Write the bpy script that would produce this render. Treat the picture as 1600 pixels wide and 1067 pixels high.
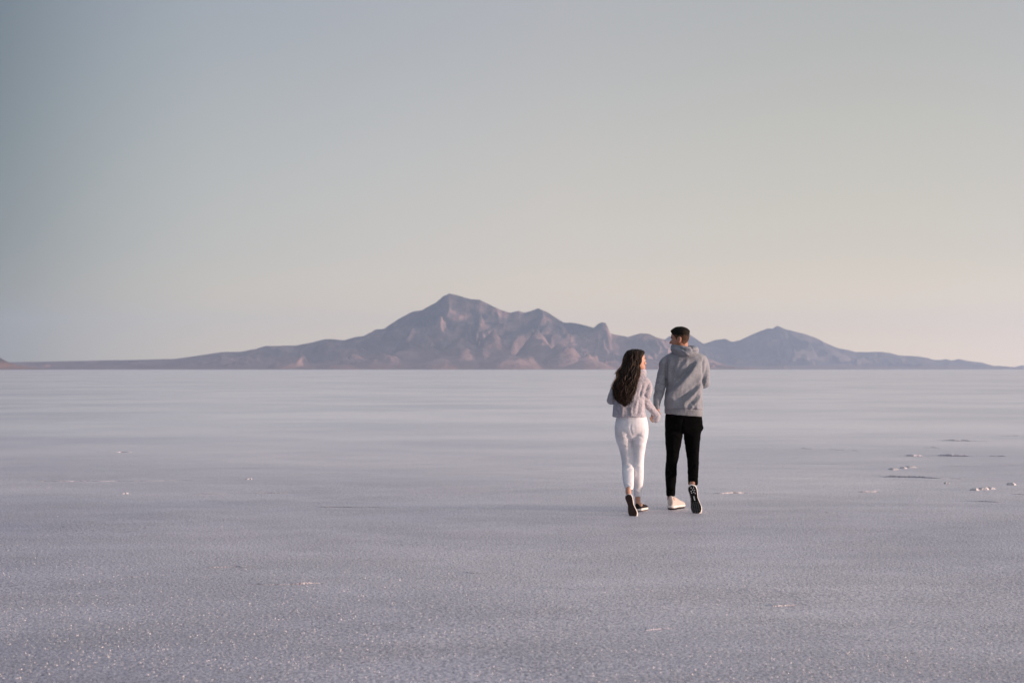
import bpy, math, random
import numpy as np
from mathutils import Vector, noise as mnoise

R = math.radians
for o in list(bpy.data.objects):
    bpy.data.objects.remove(o)
S = bpy.context.scene
COL = S.collection
rng = np.random.default_rng(7)
random.seed(7)

# ------------------------------------------------------------------ camera
FPX = 2222.0                       # focal length in photo pixels (50 mm on a 36 mm sensor)
CAM_H = 1.40
HORIZON = 577.0
TILT = math.atan((HORIZON - 533.5) / FPX)
cam = bpy.data.cameras.new('camera')
cam.sensor_width = 36; cam.lens = 50
cam.clip_start = 0.1; cam.clip_end = 80000
cam.dof.use_dof = True; cam.dof.focus_distance = 14.1; cam.dof.aperture_fstop = 3.5
camo = bpy.data.objects.new('camera', cam); COL.objects.link(camo)
camo.location = (0, 0, CAM_H); camo.rotation_euler = (R(90) + TILT, 0, 0)
S.camera = camo

# ------------------------------------------------------------------ sky
SUN_AZ = R(101)                    # clockwise from the viewing direction (+Y): low, to the right
SUN_EL = R(2.2)
w = bpy.data.worlds.new('World'); S.world = w; w.use_nodes = True
nt = w.node_tree; N = nt.nodes; L = nt.links; N.clear()
out = N.new('ShaderNodeOutputWorld'); bg = N.new('ShaderNodeBackground')
sky = N.new('ShaderNodeTexSky'); sky.sky_type = 'NISHITA'; sky.sun_disc = False
sky.sun_elevation = SUN_EL; sky.sun_rotation = SUN_AZ; sky.air_density = 1.0; sky.dust_density = 2.0
skm = N.new('ShaderNodeVectorMath'); skm.operation = 'SCALE'; skm.inputs['Scale'].default_value = 0.10
L.new(sky.outputs[0], skm.inputs[0])
tc = N.new('ShaderNodeTexCoord'); sp = N.new('ShaderNodeSeparateXYZ'); L.new(tc.outputs['Generated'], sp.inputs[0])
ramp = N.new('ShaderNodeValToRGB'); L.new(sp.outputs['Z'], ramp.inputs[0])
def setramp(r, stops):
    e = r.color_ramp.elements
    while len(e) > 1: e.remove(e[-1])
    e[0].position = stops[0][0]; e[0].color = (*stops[0][1], 1)
    for p, c in stops[1:]:
        k = e.new(p); k.color = (*c, 1)
setramp(ramp, [(0.0, (.98, .72, .45)), (.035, (.78, .63, .42)), (.08, (.54, .495, .42)), (.16, (.445, .435, .408)),
               (.25, (.325, .337, .355)), (.36, (.37, .37, .41)), (.55, (.50, .485, .525)), (1.0, (.63, .595, .635))])
dotn = N.new('ShaderNodeVectorMath'); dotn.operation = 'DOT_PRODUCT'
dotn.inputs[1].default_value = (math.sin(SUN_AZ), math.cos(SUN_AZ) + .25, 0)
L.new(tc.outputs['Generated'], dotn.inputs[0])
az = N.new('ShaderNodeValToRGB'); mr = N.new('ShaderNodeMapRange')
mr.inputs['From Min'].default_value = -1; mr.inputs['From Max'].default_value = 1
L.new(dotn.outputs['Value'], mr.inputs['Value']); L.new(mr.outputs[0], az.inputs[0])
setramp(az, [(0, (.16, .23, .36)), (.27, (.13, .20, .27)), (.35, (.20, .29, .34)), (.39, (.60, .69, .76)), (.43, (.82, .88, .93)), (.49, (.93, .96, 1.0)), (.573, (1.03, 1.01, .99)),
             (.66, (1.20, 1.07, .91)), (.75, (1.35, 1.20, 1.06)), (.85, (2.6, 2.0, 1.58)), (.93, (5.0, 3.6, 2.6)), (1, (6.2, 4.3, 2.9))])
az.color_ramp.interpolation = 'B_SPLINE'; ramp.color_ramp.interpolation = 'B_SPLINE'
mul = N.new('ShaderNodeVectorMath'); mul.operation = 'MULTIPLY'
L.new(ramp.outputs[0], mul.inputs[0]); L.new(az.outputs[0], mul.inputs[1])
mix = N.new('ShaderNodeMix'); mix.data_type = 'VECTOR'; mix.inputs[0].default_value = 0.9
L.new(skm.outputs[0], mix.inputs[4]); L.new(mul.outputs[0], mix.inputs[5])
L.new(mix.outputs[1], bg.inputs[0]); bg.inputs[1].default_value = 0.84
L.new(bg.outputs[0], out.inputs[0])

# ------------------------------------------------------------------ sun
sl = bpy.data.lights.new('sun', 'SUN'); sl.energy = 5.0; sl.angle = R(3); sl.color = (1.0, .70, .56)
so = bpy.data.objects.new('sun', sl); COL.objects.link(so)
sd = Vector((math.sin(SUN_AZ) * math.cos(SUN_EL), math.cos(SUN_AZ) * math.cos(SUN_EL), math.sin(SUN_EL)))
so.rotation_euler = sd.to_track_quat('Z', 'Y').to_euler()

S.view_settings.view_transform = 'Standard'; S.view_settings.look = 'None'
S.view_settings.exposure = 0.70; S.view_settings.gamma = 1.0; S.view_settings.use_curve_mapping = False
S.render.engine = 'CYCLES'
S.cycles.volume_bounces = 1
S.cycles.max_bounces = 6

# ------------------------------------------------------------------ helpers
def P(px, py, Y):
    """photo pixel at depth Y -> world point"""
    u = (px - 800) / FPX; v = (533.5 - py) / FPX
    d = np.array([u, math.cos(TILT) - v * math.sin(TILT), math.sin(TILT) + v * math.cos(TILT)])
    return np.array([0, 0, CAM_H]) + d * (Y / d[1])

def proj(V):
    """world points (n,3) -> photo pixels"""
    X = V[:, 0]; Yc = V[:, 1] * math.cos(TILT) + (V[:, 2] - CAM_H) * math.sin(TILT)
    Zc = -V[:, 1] * math.sin(TILT) + (V[:, 2] - CAM_H) * math.cos(TILT)
    return 800 + FPX * X / Yc, 533.5 - FPX * Zc / Yc

def node_mat(name, base=(.5, .5, .5), rough=.7, spec=.5):
    m = bpy.data.materials.new(name); m.use_nodes = True
    b = m.node_tree.nodes['Principled BSDF']
    b.inputs['Base Color'].default_value = (*base, 1); b.inputs['Roughness'].default_value = rough
    b.inputs['Specular IOR Level'].default_value = spec
    return m, m.node_tree.nodes, m.node_tree.links, b

def fabric(name, c1, c2, scale=180, bump=.3, dist=.002, rough=.9, spec=.2, sheen=.0, stretch=(1, 1, 1), c3=None):
    m, n, l, b = node_mat(name, c1, rough, spec)
    t = n.new('ShaderNodeTexCoord'); mp = n.new('ShaderNodeMapping'); mp.inputs['Scale'].default_value = stretch
    l.new(t.outputs['Object'], mp.inputs[0])
    nz = n.new('ShaderNodeTexNoise'); nz.inputs['Scale'].default_value = scale; nz.inputs['Detail'].default_value = 4
    l.new(mp.outputs[0], nz.inputs['Vector'])
    r = n.new('ShaderNodeValToRGB'); l.new(nz.outputs[0], r.inputs[0])
    setramp(r, [(.35, c1), (.65, c2)])
    n2 = n.new('ShaderNodeTexNoise'); n2.inputs['Scale'].default_value = 9; n2.inputs['Detail'].default_value = 3
    l.new(t.outputs['Object'], n2.inputs['Vector'])
    mx = n.new('ShaderNodeMix'); mx.data_type = 'RGBA'; mx.blend_type = 'MULTIPLY'
    mx.inputs[0].default_value = 1
    r2 = n.new('ShaderNodeValToRGB'); setramp(r2, [(.3, (.88, .88, .88)), (.7, (1.08, 1.08, 1.08))]); l.new(n2.outputs[0], r2.inputs[0])
    l.new(r.outputs[0], mx.inputs[6]); l.new(r2.outputs[0], mx.inputs[7])
    l.new(mx.outputs[2], b.inputs['Base Color'])
    bp = n.new('ShaderNodeBump'); bp.inputs['Strength'].default_value = bump; bp.inputs['Distance'].default_value = dist
    l.new(nz.outputs[0], bp.inputs['Height']); l.new(bp.outputs[0], b.inputs['Normal'])
    if sheen: b.inputs['Sheen Weight'].default_value = sheen
    return m

def mesh_obj(name, V, F, mats, parent=None, smooth=True, idx=None):
    me = bpy.data.meshes.new(name)
    me.from_pydata([tuple(map(float, v)) for v in V], [], F if isinstance(F, list) else F.tolist())
    for m in (mats if isinstance(mats, (list, tuple)) else [mats]): me.materials.append(m)
    if smooth: me.polygons.foreach_set('use_smooth', [True] * len(me.polygons))
    if idx is not None: me.polygons.foreach_set('material_index', np.asarray(idx, dtype=np.int32))
    me.update()
    o = bpy.data.objects.new(name, me); COL.objects.link(o)
    if parent: o.parent = parent
    return o

def tag(o, label=None, cat=None, group=None, kind=None):
    if label: o['label'] = label
    if cat: o['category'] = cat
    if group: o['group'] = group
    if kind: o['kind'] = kind
    return o

class Geo:
    """collects closed shapes that are later fused into one surface"""
    def __init__(s): s.V = []; s.F = []; s.n = 0
    def add(s, V, F):
        V = np.asarray(V, float); s.V.append(V)
        s.F += [tuple(i + s.n for i in f) for f in F]; s.n += len(V); return s
    def verts(s): return np.concatenate(s.V)

def catmull(A, sub):
    A = np.asarray(A, float)
    if sub <= 1: return A
    Q = np.vstack([2 * A[0] - A[1], A, 2 * A[-1] - A[-2]])
    o = []
    for i in range(len(A) - 1):
        p0, p1, p2, p3 = Q[i:i + 4]
        for k in range(sub):
            t = k / sub
            o.append(.5 * (2 * p1 + (p2 - p0) * t + (2 * p0 - 5 * p1 + 4 * p2 - p3) * t * t + (3 * p1 - p0 - 3 * p2 + p3) * t ** 3))
    o.append(A[-1]); return np.array(o)

def skin_rings(rings, n):
    V = np.concatenate(rings); F = []
    m = len(rings)
    for i in range(m - 1):
        for j in range(n):
            a = i * n + j; b = i * n + (j + 1) % n
            F.append((a, b, b + n, a + n))
    F.append(tuple(range(n - 1, -1, -1))); F.append(tuple((m - 1) * n + j for j in range(n)))
    return V, F

def superell(th, e):
    c, s = np.cos(th), np.sin(th)
    return np.sign(c) * np.abs(c) ** (2 / e), np.sign(s) * np.abs(s) ** (2 / e)

def tube(g, pts, n=16, sub=4, caps=True):
    """pts: rows (x,y,z,r) or (x,y,z,ru,rv); round-capped tapered limb"""
    A = np.asarray([list(p) + ([p[3]] if len(p) == 4 else []) for p in pts], float)
    A = catmull(A, sub); A[:, 3:] = np.maximum(A[:, 3:], .0008)
    C = A[:, :3]; T = np.gradient(C, axis=0); T /= np.linalg.norm(T, axis=1)[:, None]
    up = np.array([0, 1, 0.]) if abs(T[0][1]) < .8 else np.array([1, 0, 0.])
    rings = []; th = np.linspace(0, 2 * np.pi, n, endpoint=False)
    def ring(c, t, u, ru, rv):
        u = u - t * (u @ t); u /= np.linalg.norm(u); v = np.cross(t, u)
        return c + np.outer(np.cos(th) * rv, u) + np.outer(np.sin(th) * ru, v), u
    if caps:
        for a in (80, 50, 25):
            c = C[0] - T[0] * min(A[0, 3], A[0, 4]) * math.sin(R(a)) * .8
            q, _ = ring(c, T[0], up, A[0, 3] * math.cos(R(a)), A[0, 4] * math.cos(R(a))); rings.append(q)
    for i in range(len(A)):
        q, up = ring(C[i], T[i], up, A[i, 3], A[i, 4]); rings.append(q)
    if caps:
        for a in (25, 50, 80):
            c = C[-1] + T[-1] * min(A[-1, 3], A[-1, 4]) * math.sin(R(a)) * .8
            q, _ = ring(c, T[-1], up, A[-1, 3] * math.cos(R(a)), A[-1, 4] * math.cos(R(a))); rings.append(q)
    g.add(*skin_rings(rings, n))

def stack(g, rows, n=32, sub=4, e=2.3):
    """horizontal rings traced as rows (py, xl, xr, halfdepth, Y[, tilt m])"""
    A = []
    for r in rows:
        py, xl, xr, d, Y = r[:5]; t = r[5] if len(r) > 5 else 0
        a, b = P(xl, py, Y), P(xr, py, Y)
        A.append([(a[0] + b[0]) / 2, Y, a[2], abs(b[0] - a[0]) / 2, d, t])
    A = catmull(A, sub); th = np.linspace(0, 2 * np.pi, n, endpoint=False)
    c, s = superell(th, e)
    rings = []
    for x, y, z, rx, ry, t in A:
        rings.append(np.stack([x + rx * c, y + ry * s, z + t * c], 1))
    g.add(*skin_rings(rings, n))

def ellipsoid(g, c, r, M=None, n=14, m=10):
    rings = []
    th = np.linspace(0, 2 * np.pi, n, endpoint=False)
    for k in range(m + 1):
        ph = -np.pi / 2 + np.pi * (k + .02) / (m + .04)
        q = np.stack([np.cos(ph) * np.cos(th) * r[0], np.cos(ph) * np.sin(th) * r[1], np.full(n, math.sin(ph) * r[2])], 1)
        if M is not None: q = q @ M.T
        rings.append(q + np.asarray(c))
    g.add(*skin_rings(rings, n))

def fuse(g, voxel=.006, smooth=3, cut=None):
    """voxel-fuse the collected shapes into one continuous surface; returns V, F(quads), normals"""
    me = bpy.data.meshes.new('tmp'); me.from_pydata(g.verts().tolist(), [], g.F); me.update()
    o = bpy.data.objects.new('tmp', me); COL.objects.link(o)
    md = o.modifiers.new('r', 'REMESH'); md.mode = 'VOXEL'; md.voxel_size = voxel
    if smooth:
        sm = o.modifiers.new('s', 'SMOOTH'); sm.factor = .5; sm.iterations = smooth
    dg = bpy.context.evaluated_depsgraph_get()
    ev = o.evaluated_get(dg); m2 = bpy.data.meshes.new_from_object(ev)
    V = np.empty(len(m2.vertices) * 3); m2.vertices.foreach_get('co', V); V = V.reshape(-1, 3)
    F = [tuple(p.vertices) for p in m2.polygons]
    bpy.data.objects.remove(o); bpy.data.meshes.remove(me); bpy.data.meshes.remove(m2)
    return V, F

def normals(V, F):
    Fa = np.array([f if len(f) == 4 else (f[0], f[1], f[2], f[2]) for f in F])
    a = V[Fa[:, 2]] - V[Fa[:, 0]]; b = V[Fa[:, 3]] - V[Fa[:, 1]]
    fn = np.cross(a, b); Nn = np.zeros_like(V)
    for k in range(4): np.add.at(Nn, Fa[:, k], fn)
    return Nn / (np.linalg.norm(Nn, axis=1)[:, None] + 1e-12)

def folds(V, F, lines, back=True):
    """cloth folds: each line (x0,y0,x1,y1, amp, width_px[, asym]); raised ridge (amp>0) or groove"""
    Nn = normals(V, F); px, py = proj(V); D = np.zeros(len(V))
    for ln in lines:
        x0, y0, x1, y1, amp, wd = ln[:6]; asym = ln[6] if len(ln) > 6 else 1.0
        dx, dy = x1 - x0, y1 - y0; Ln = math.hypot(dx, dy)
        t = ((px - x0) * dx + (py - y0) * dy) / Ln / Ln
        d = ((px - x0) * dy - (py - y0) * dx) / Ln
        d = d + 1.2 * np.sin(t * 5 + x0)
        wdt = np.where(d > 0, wd * asym, wd)
        env = np.clip(np.minimum(t, 1 - t) * 4 + .35, 0, 1) * ((t > -.12) & (t < 1.12)) * np.clip(np.minimum(t + .12, 1.12 - t) / .12, 0, 1)
        D += amp * np.exp(-(d / wdt) ** 2) * env
    face = np.clip(-Nn[:, 1] * 1.6 + .2, 0, 1) if back else 1
    return V + Nn * (D * face)[:, None]

def crinkle(V, F, amp, scale, stretch=(1, 1, 1), seed=0, mask=None):
    Nn = normals(V, F)
    Q = V * scale * np.asarray(stretch) + seed
    d = np.array([mnoise.noise(Vector(q)) + .5 * mnoise.noise(Vector(q * 2.1)) for q in Q]) * amp
    if mask is not None: d *= mask
    return V + Nn * d[:, None]

# ------------------------------------------------------------------ numpy noise for terrain
def vnoise(x, y, seed=0):
    xi = np.floor(x).astype(np.int64); yi = np.floor(y).astype(np.int64); xf = x - xi; yf = y - yi
    def h(a, b):
        n = (a * 374761393 + b * 668265263 + seed * 1442695041) & 0xffffffff
        n = ((n ^ (n >> 13)) * 1274126177) & 0xffffffff
        return ((n ^ (n >> 16)) & 0xffff) / 65535.0
    u = xf * xf * xf * (xf * (xf * 6 - 15) + 10); v = yf * yf * yf * (yf * (yf * 6 - 15) + 10)
    return (h(xi, yi) * (1 - u) + h(xi + 1, yi) * u) * (1 - v) + (h(xi, yi + 1) * (1 - u) + h(xi + 1, yi + 1) * u) * v
def fbm(x, y, o=5, seed=0):
    r = 0; a = .5
    for k in range(o): r = r + a * vnoise(x, y, seed + k * 17); x = x * 2.03 + 5.1; y = y * 2.03 + 1.7; a *= .5
    return r
def ridged(x, y, o=5, seed=0):
    r = 0; a = .5; wgt = 1
    for k in range(o):
        s = 1 - np.abs(2 * vnoise(x, y, seed + k * 31) - 1); s = s * s * wgt; r = r + a * s
        wgt = np.clip(s * 1.6, 0, 1); x = x * 2.07 + 3.3; y = y * 2.07 + 9.1; a *= .5
    return r

# ------------------------------------------------------------------ mountains
def rock_material(name, rock, dust, tan, zlow, seed):
    m, n, l, b = node_mat(name, rock, .95, .1)
    g = n.new('ShaderNodeNewGeometry'); s = n.new('ShaderNodeSeparateXYZ'); l.new(g.outputs['Position'], s.inputs[0])
    nz = n.new('ShaderNodeTexNoise'); nz.inputs['Scale'].default_value = .0035; nz.inputs['Detail'].default_value = 9
    nz.inputs['Roughness'].default_value = .62
    mp = n.new('ShaderNodeMapping'); mp.inputs['Location'].default_value = (seed * 913, seed * 77, 0)
    l.new(g.outputs['Position'], mp.inputs[0]); l.new(mp.outputs[0], nz.inputs['Vector'])
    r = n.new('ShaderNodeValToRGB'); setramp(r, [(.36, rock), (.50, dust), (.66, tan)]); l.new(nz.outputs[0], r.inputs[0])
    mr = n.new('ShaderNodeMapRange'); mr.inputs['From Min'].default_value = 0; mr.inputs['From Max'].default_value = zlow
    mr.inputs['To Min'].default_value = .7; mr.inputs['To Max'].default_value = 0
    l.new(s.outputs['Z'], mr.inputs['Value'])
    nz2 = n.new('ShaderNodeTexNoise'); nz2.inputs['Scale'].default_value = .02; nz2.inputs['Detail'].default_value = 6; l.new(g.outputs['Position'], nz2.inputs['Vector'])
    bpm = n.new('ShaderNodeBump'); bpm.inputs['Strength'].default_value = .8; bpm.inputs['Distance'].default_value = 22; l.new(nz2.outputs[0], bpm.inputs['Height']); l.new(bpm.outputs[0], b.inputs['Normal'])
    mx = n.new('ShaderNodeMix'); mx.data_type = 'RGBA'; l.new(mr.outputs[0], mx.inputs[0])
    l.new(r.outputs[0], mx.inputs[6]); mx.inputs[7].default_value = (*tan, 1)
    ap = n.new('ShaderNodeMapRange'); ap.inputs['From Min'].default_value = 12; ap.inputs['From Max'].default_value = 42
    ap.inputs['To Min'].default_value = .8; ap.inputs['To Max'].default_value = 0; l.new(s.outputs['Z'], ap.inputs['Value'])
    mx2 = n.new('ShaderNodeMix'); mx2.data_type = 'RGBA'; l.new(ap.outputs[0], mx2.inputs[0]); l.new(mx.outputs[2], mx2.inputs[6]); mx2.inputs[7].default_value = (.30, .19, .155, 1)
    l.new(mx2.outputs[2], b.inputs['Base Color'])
    return m

def mountain(name, ridge, Yr, front, back, mat, seed, step=9., fine=1.0, relief=.5, extra=None, power=1.35):
    pts = np.array([[(p[0] - 800) / FPX * Yr, max((HORIZON - p[1]) / FPX * Yr, 0)] for p in ridge])
    x = np.arange(pts[0, 0], pts[-1, 0] + step, step)
    y = np.concatenate([np.linspace(Yr - front, Yr, int(front / (step * 1.6))), np.linspace(Yr, Yr + back, int(back / (step * 5)))[1:]])
    X, Yg = np.meshgrid(x, y)
    # the crest wanders in depth
    wander = (fbm(X[0] * .0011, X[0] * 0 + seed, 4, seed) - .5) * front * .13
    Rz = np.interp(x, pts[:, 0], pts[:, 1])
    Rz = Rz + (fbm(x * .012, x * 0, 4, seed + 5) - .47) * 9 * fine * np.clip(Rz / 200, 0, 1)
    crest = Yr + wander
    Yg = Yg + (crest - Yr)[None, :] * np.clip(1 - np.where(Yg < Yr, (Yr - Yg) / front, (Yg - Yr) / back), 0, 1)
    # sample the crest height at the place where it is seen against the sky
    Rz = Rz * (crest / Yr)
    Rz = np.maximum(Rz, 0)
    t = np.where(Yg < crest, (Yg - (Yr - front)) / (crest - (Yr - front)), 1 - (Yg - crest) / (Yr + back - crest))
    t = np.clip(t, 0, 1)
    wx = X + (fbm(X * .0016, Yg * .0016, 4, seed + 9) - .5) * 700
    rg = ridged(wx * .0021, Yg * .00085, 5, seed + 3)
    rg2 = ridged(wx * .0064 + 4, Yg * .0032, 4, seed + 40)
    prof = .12 * t + .88 * t ** power
    carve = relief * (1 - rg * 1.25) + relief * .7 * (1 - rg2 * 1.25) + relief * .3 * (.8 - ridged(wx * .016, Yg * .008, 3, seed + 90) * 1.25)
    edge = np.clip((1 - t) * 5, 0, 1) ** .8 * np.clip(t * 4, 0, 1)
    H = Rz[None, :] * (prof - carve * edge * (.35 + .65 * t) * .85)
    if extra is not None: H = np.maximum(H, extra(X, Yg))
    H = np.maximum(H, Rz[None, :] * prof * .25) + (fbm(X * .02, Yg * .02, 4, seed + 70) - .5) * 14 * edge * np.clip(H / 80, 0, 1)
    # never rise above the traced skyline in front of the crest
    lim = Rz[None, :] * np.minimum(Yg / crest, 1.0) * 1.0
    H = np.where(H > lim, lim, H)
    H = np.where(t <= 0, -.5, H)
    ny, nx = X.shape
    V = np.stack([X.ravel(), Yg.ravel(), H.ravel() - .2], 1)
    ii = np.arange(ny - 1)[:, None] * nx + np.arange(nx - 1)[None, :]
    F = np.stack([ii, ii + 1, ii + nx + 1, ii + nx], -1).reshape(-1, 4)
    o = mesh_obj(name, V, F, mat, smooth=True)
    return tag(o, kind='structure')

mainR = [(-420, 573), (-250, 571), (-60, 568), (20, 565.5), (150, 563), (275, 560.5), (300, 557), (345, 549.5), (375, 549), (400, 544.5), (412, 540.7), (440, 539.5), (462, 539.5),
         (490, 533.7), (507, 529.5), (535, 531), (552, 527), (567, 525), (585, 514.5), (600, 512.5), (622, 498.7), (645, 486),
         (660, 483.7), (680, 472.5), (692, 462.5), (702, 458), (715, 461), (735, 467), (750, 468), (762, 473.7), (780, 482.5),
         (797, 488.7), (810, 485), (820, 487.5), (830, 485), (841, 481), (857, 488.7), (875, 500), (882, 503.7), (900, 504.5),
         (915, 508), (927, 512.5), (934, 506), (940, 503.5), (946, 504.5), (950, 513), (953, 521), (980, 526), (1000, 520.5), (1012, 521),
         (1025, 527.5), (1040, 531), (1062, 541), (1095, 556), (1130, 569), (1160, 578)]
farR = [(960, 578), (1000, 562), (1025, 540), (1045, 526), (1065, 518), (1080, 523), (1101, 537), (1119, 530.6), (1134, 529), (1144, 534), (1156, 531.5),
        (1175, 522), (1197, 513), (1205, 513), (1212.5, 508), (1225, 514), (1234, 516), (1256, 521.5), (1272, 527.5), (1287, 536),
        (1303, 542.5), (1319, 546), (1334, 549.7), (1372, 549.4), (1387, 551), (1403, 555), (1428, 556.5), (1447, 559), (1456, 562),
        (1469, 562), (1475, 560.6), (1484, 563), (1495, 560.6), (1512, 564), (1531, 566), (1550, 571.5), (1561, 571), (1578, 575), (1592, 578)]

def bump_hill(X, Y, cx, cy, rx, ry, h, seed):
    q = ((X - cx) / rx) ** 2 + ((Y - cy) / ry) ** 2
    rr = ridged((X - cx) / rx * 1.3 + seed, (Y - cy) / ry * .9, 4, seed)
    return h * np.clip(1 - q ** .5, 0, 1) * (.65 + .5 * rr)
def foothills(X, Y):
    def at(px, Yy): return (px - 800) / FPX * Yy
    H = np.zeros_like(X)
    for px, Yy, rx, ry, pyt, sd in [(458, 8300, 150, 420, 551, 1), (540, 8100, 170, 400, 566, 2), (575, 8250, 150, 420, 563, 3), (655, 8700, 330, 600, 538, 4),
                                    (720, 8500, 260, 700, 530, 5), (770, 8600, 230, 700, 520, 6), (840, 8650, 250, 700, 522, 7), (880, 8300, 220, 520, 540, 8),
                                    (915, 8150, 190, 480, 552, 9), (800, 8150, 260, 480, 548, 10), (600, 8200, 240, 420, 556, 11), (690, 8150, 200, 440, 553, 12)]:
        H = np.maximum(H, bump_hill(X, Y, at(px, Yy), Yy, rx, ry, (HORIZON - pyt) / FPX * Yy * 1.25, sd))
    return H
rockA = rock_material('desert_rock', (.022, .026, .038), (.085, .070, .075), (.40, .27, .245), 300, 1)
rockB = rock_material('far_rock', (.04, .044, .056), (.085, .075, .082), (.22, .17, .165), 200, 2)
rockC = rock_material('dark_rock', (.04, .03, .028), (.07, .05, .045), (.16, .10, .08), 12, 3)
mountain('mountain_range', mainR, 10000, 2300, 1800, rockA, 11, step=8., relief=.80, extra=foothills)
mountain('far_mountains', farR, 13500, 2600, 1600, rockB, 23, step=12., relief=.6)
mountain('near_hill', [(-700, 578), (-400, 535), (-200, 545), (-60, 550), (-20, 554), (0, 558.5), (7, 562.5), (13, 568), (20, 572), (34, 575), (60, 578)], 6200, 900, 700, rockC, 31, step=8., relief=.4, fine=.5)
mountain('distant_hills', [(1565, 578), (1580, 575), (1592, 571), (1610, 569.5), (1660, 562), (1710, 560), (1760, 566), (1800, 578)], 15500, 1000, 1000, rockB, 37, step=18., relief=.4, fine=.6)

# ------------------------------------------------------------------ salt flat
m, n, l, b = node_mat('salt', (.6, .6, .6), .6, .9)
g = n.new('ShaderNodeNewGeometry')
def mapped(scale):
    mp = n.new('ShaderNodeMapping'); mp.inputs['Scale'].default_value = scale; l.new(g.outputs['Position'], mp.inputs[0]); return mp.outputs[0]
def noiz(scale, detail=4, rough=.55, vec=None, dist=0):
    t = n.new('ShaderNodeTexNoise'); t.inputs['Scale'].default_value = scale; t.inputs['Detail'].default_value = detail
    t.inputs['Roughness'].default_value = rough; t.inputs['Distortion'].default_value = dist
    l.new(vec if vec is not None else g.outputs['Position'], t.inputs['Vector']); return t.outputs[0]
def rampn(src, stops):
    r = n.new('ShaderNodeValToRGB'); setramp(r, stops); l.new(src, r.inputs[0]); return r.outputs[0]
def mixc(fac, a, bb, mode='MIX', f=1.0):
    x = n.new('ShaderNodeMix'); x.data_type = 'RGBA'; x.blend_type = mode
    if fac is None: x.inputs[0].default_value = f
    else: l.new(fac, x.inputs[0])
    l.new(a, x.inputs[6]); l.new(bb, x.inputs[7]); return x.outputs[2]
def math_(op, a, bb):
    x = n.new('ShaderNodeMath'); x.operation = op
    for i, q in enumerate((a, bb)):
        if isinstance(q, (int, float)): x.inputs[i].default_value = q
        else: l.new(q, x.inputs[i])
    return x.outputs[0]
big = noiz(1, 6, .6, mapped((.05, .09, .05)))
mid = noiz(1, 5, .6, mapped((.55, 1.0, .5)))
crust = noiz(34, 5, .7)                       # knobbly crust, 4 cm
grain = noiz(60, 3, .6)                      # single crystals
vor = n.new('ShaderNodeTexVoronoi'); vor.inputs['Scale'].default_value = 62; l.new(g.outputs['Position'], vor.inputs['Vector'])
vor2 = n.new('ShaderNodeTexVoronoi'); vor2.inputs['Scale'].default_value = 16; l.new(g.outputs['Position'], vor2.inputs['Vector'])
c = rampn(big, [(.36, (.62, .615, .68)), (.50, (.75, .735, .77)), (.64, (.83, .81, .82))])
c = mixc(None, c, rampn(mid, [(.3, (.90, .90, .91)), (.7, (1.06, 1.05, 1.05))]), 'MULTIPLY')
c = mixc(None, c, rampn(grain, [(.34, (.40, .42, .47)), (.47, (.86, .86, .88)), (.60, (1.22, 1.20, 1.17))]), 'MULTIPLY')
c = mixc(None, c, rampn(crust, [(.36, (.62, .63, .68)), (.50, (1, 1, 1)), (.62, (1.10, 1.09, 1.07))]), 'MULTIPLY')  # low spots of the crust darkened: pit shadows painted into the colour
l.new(c, b.inputs['Base Color'])
hsum = math_('ADD', math_('MULTIPLY', crust, 1.0), math_('MULTIPLY', grain, .45))
hsum = math_('ADD', hsum, math_('MULTIPLY', vor.outputs['Distance'], -.35))
# some patches are smooth, others rough
patch = rampn(noiz(1, 4, .6, mapped((.8, 1.3, .8))), [(.35, (.45, .45, .45)), (.6, (1, 1, 1))])
hsum = math_('MULTIPLY', hsum, patch)
# the crust is coarse where the couple walk and grows smooth and glazed farther out; its paler colour also paints in grazing light
sep = n.new('ShaderNodeSeparateXYZ'); l.new(g.outputs['Position'], sep.inputs[0])
yy = math_('ADD', sep.outputs['Y'], math_('MULTIPLY', noiz(1, 4, .6, mapped((.12, .25, .1))), 8))
zone = n.new('ShaderNodeMapRange'); zone.interpolation_type = 'SMOOTHSTEP'
zone.inputs['From Min'].default_value = 9; zone.inputs['From Max'].default_value = 42; l.new(yy, zone.inputs['Value'])
hsum = math_('MULTIPLY', hsum, math_('SUBTRACT', 1.0, math_('MULTIPLY', zone.outputs[0], .9)))
pale = n.new('ShaderNodeRGB'); pale.outputs[0].default_value = (.90, .865, .85, 1)
c = mixc(math_('MULTIPLY', zone.outputs[0], .85), c, pale.outputs[0])  # far salt lightened in the colour for the brightness at grazing view
c = mixc(None, c, rampn(noiz(1, 6, .65, mapped((.012, .020, .01))), [(.38, (.90, .905, .93)), (.58, (1.04, 1.03, 1.03))]), 'MULTIPLY')
c = mixc(None, c, rampn(noiz(1, 6, .6, mapped((.10, .16, .05))), [(.38, (.84, .85, .885)), (.56, (1.03, 1.02, 1.02))]), 'MULTIPLY')
l.new(c, b.inputs['Base Color'])
bp = n.new('ShaderNodeBump'); bp.inputs['Strength'].default_value = 1.0; bp.inputs['Distance'].default_value = .026
l.new(hsum, bp.inputs['Height']); l.new(bp.outputs[0], b.inputs['Normal'])
l.new(math_('SUBTRACT', rampn(grain, [(.45, (.72, .72, .72)), (.68, (.25, .25, .25))]), math_('MULTIPLY', zone.outputs[0], .22)), b.inputs['Roughness'])
salt = m

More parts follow.
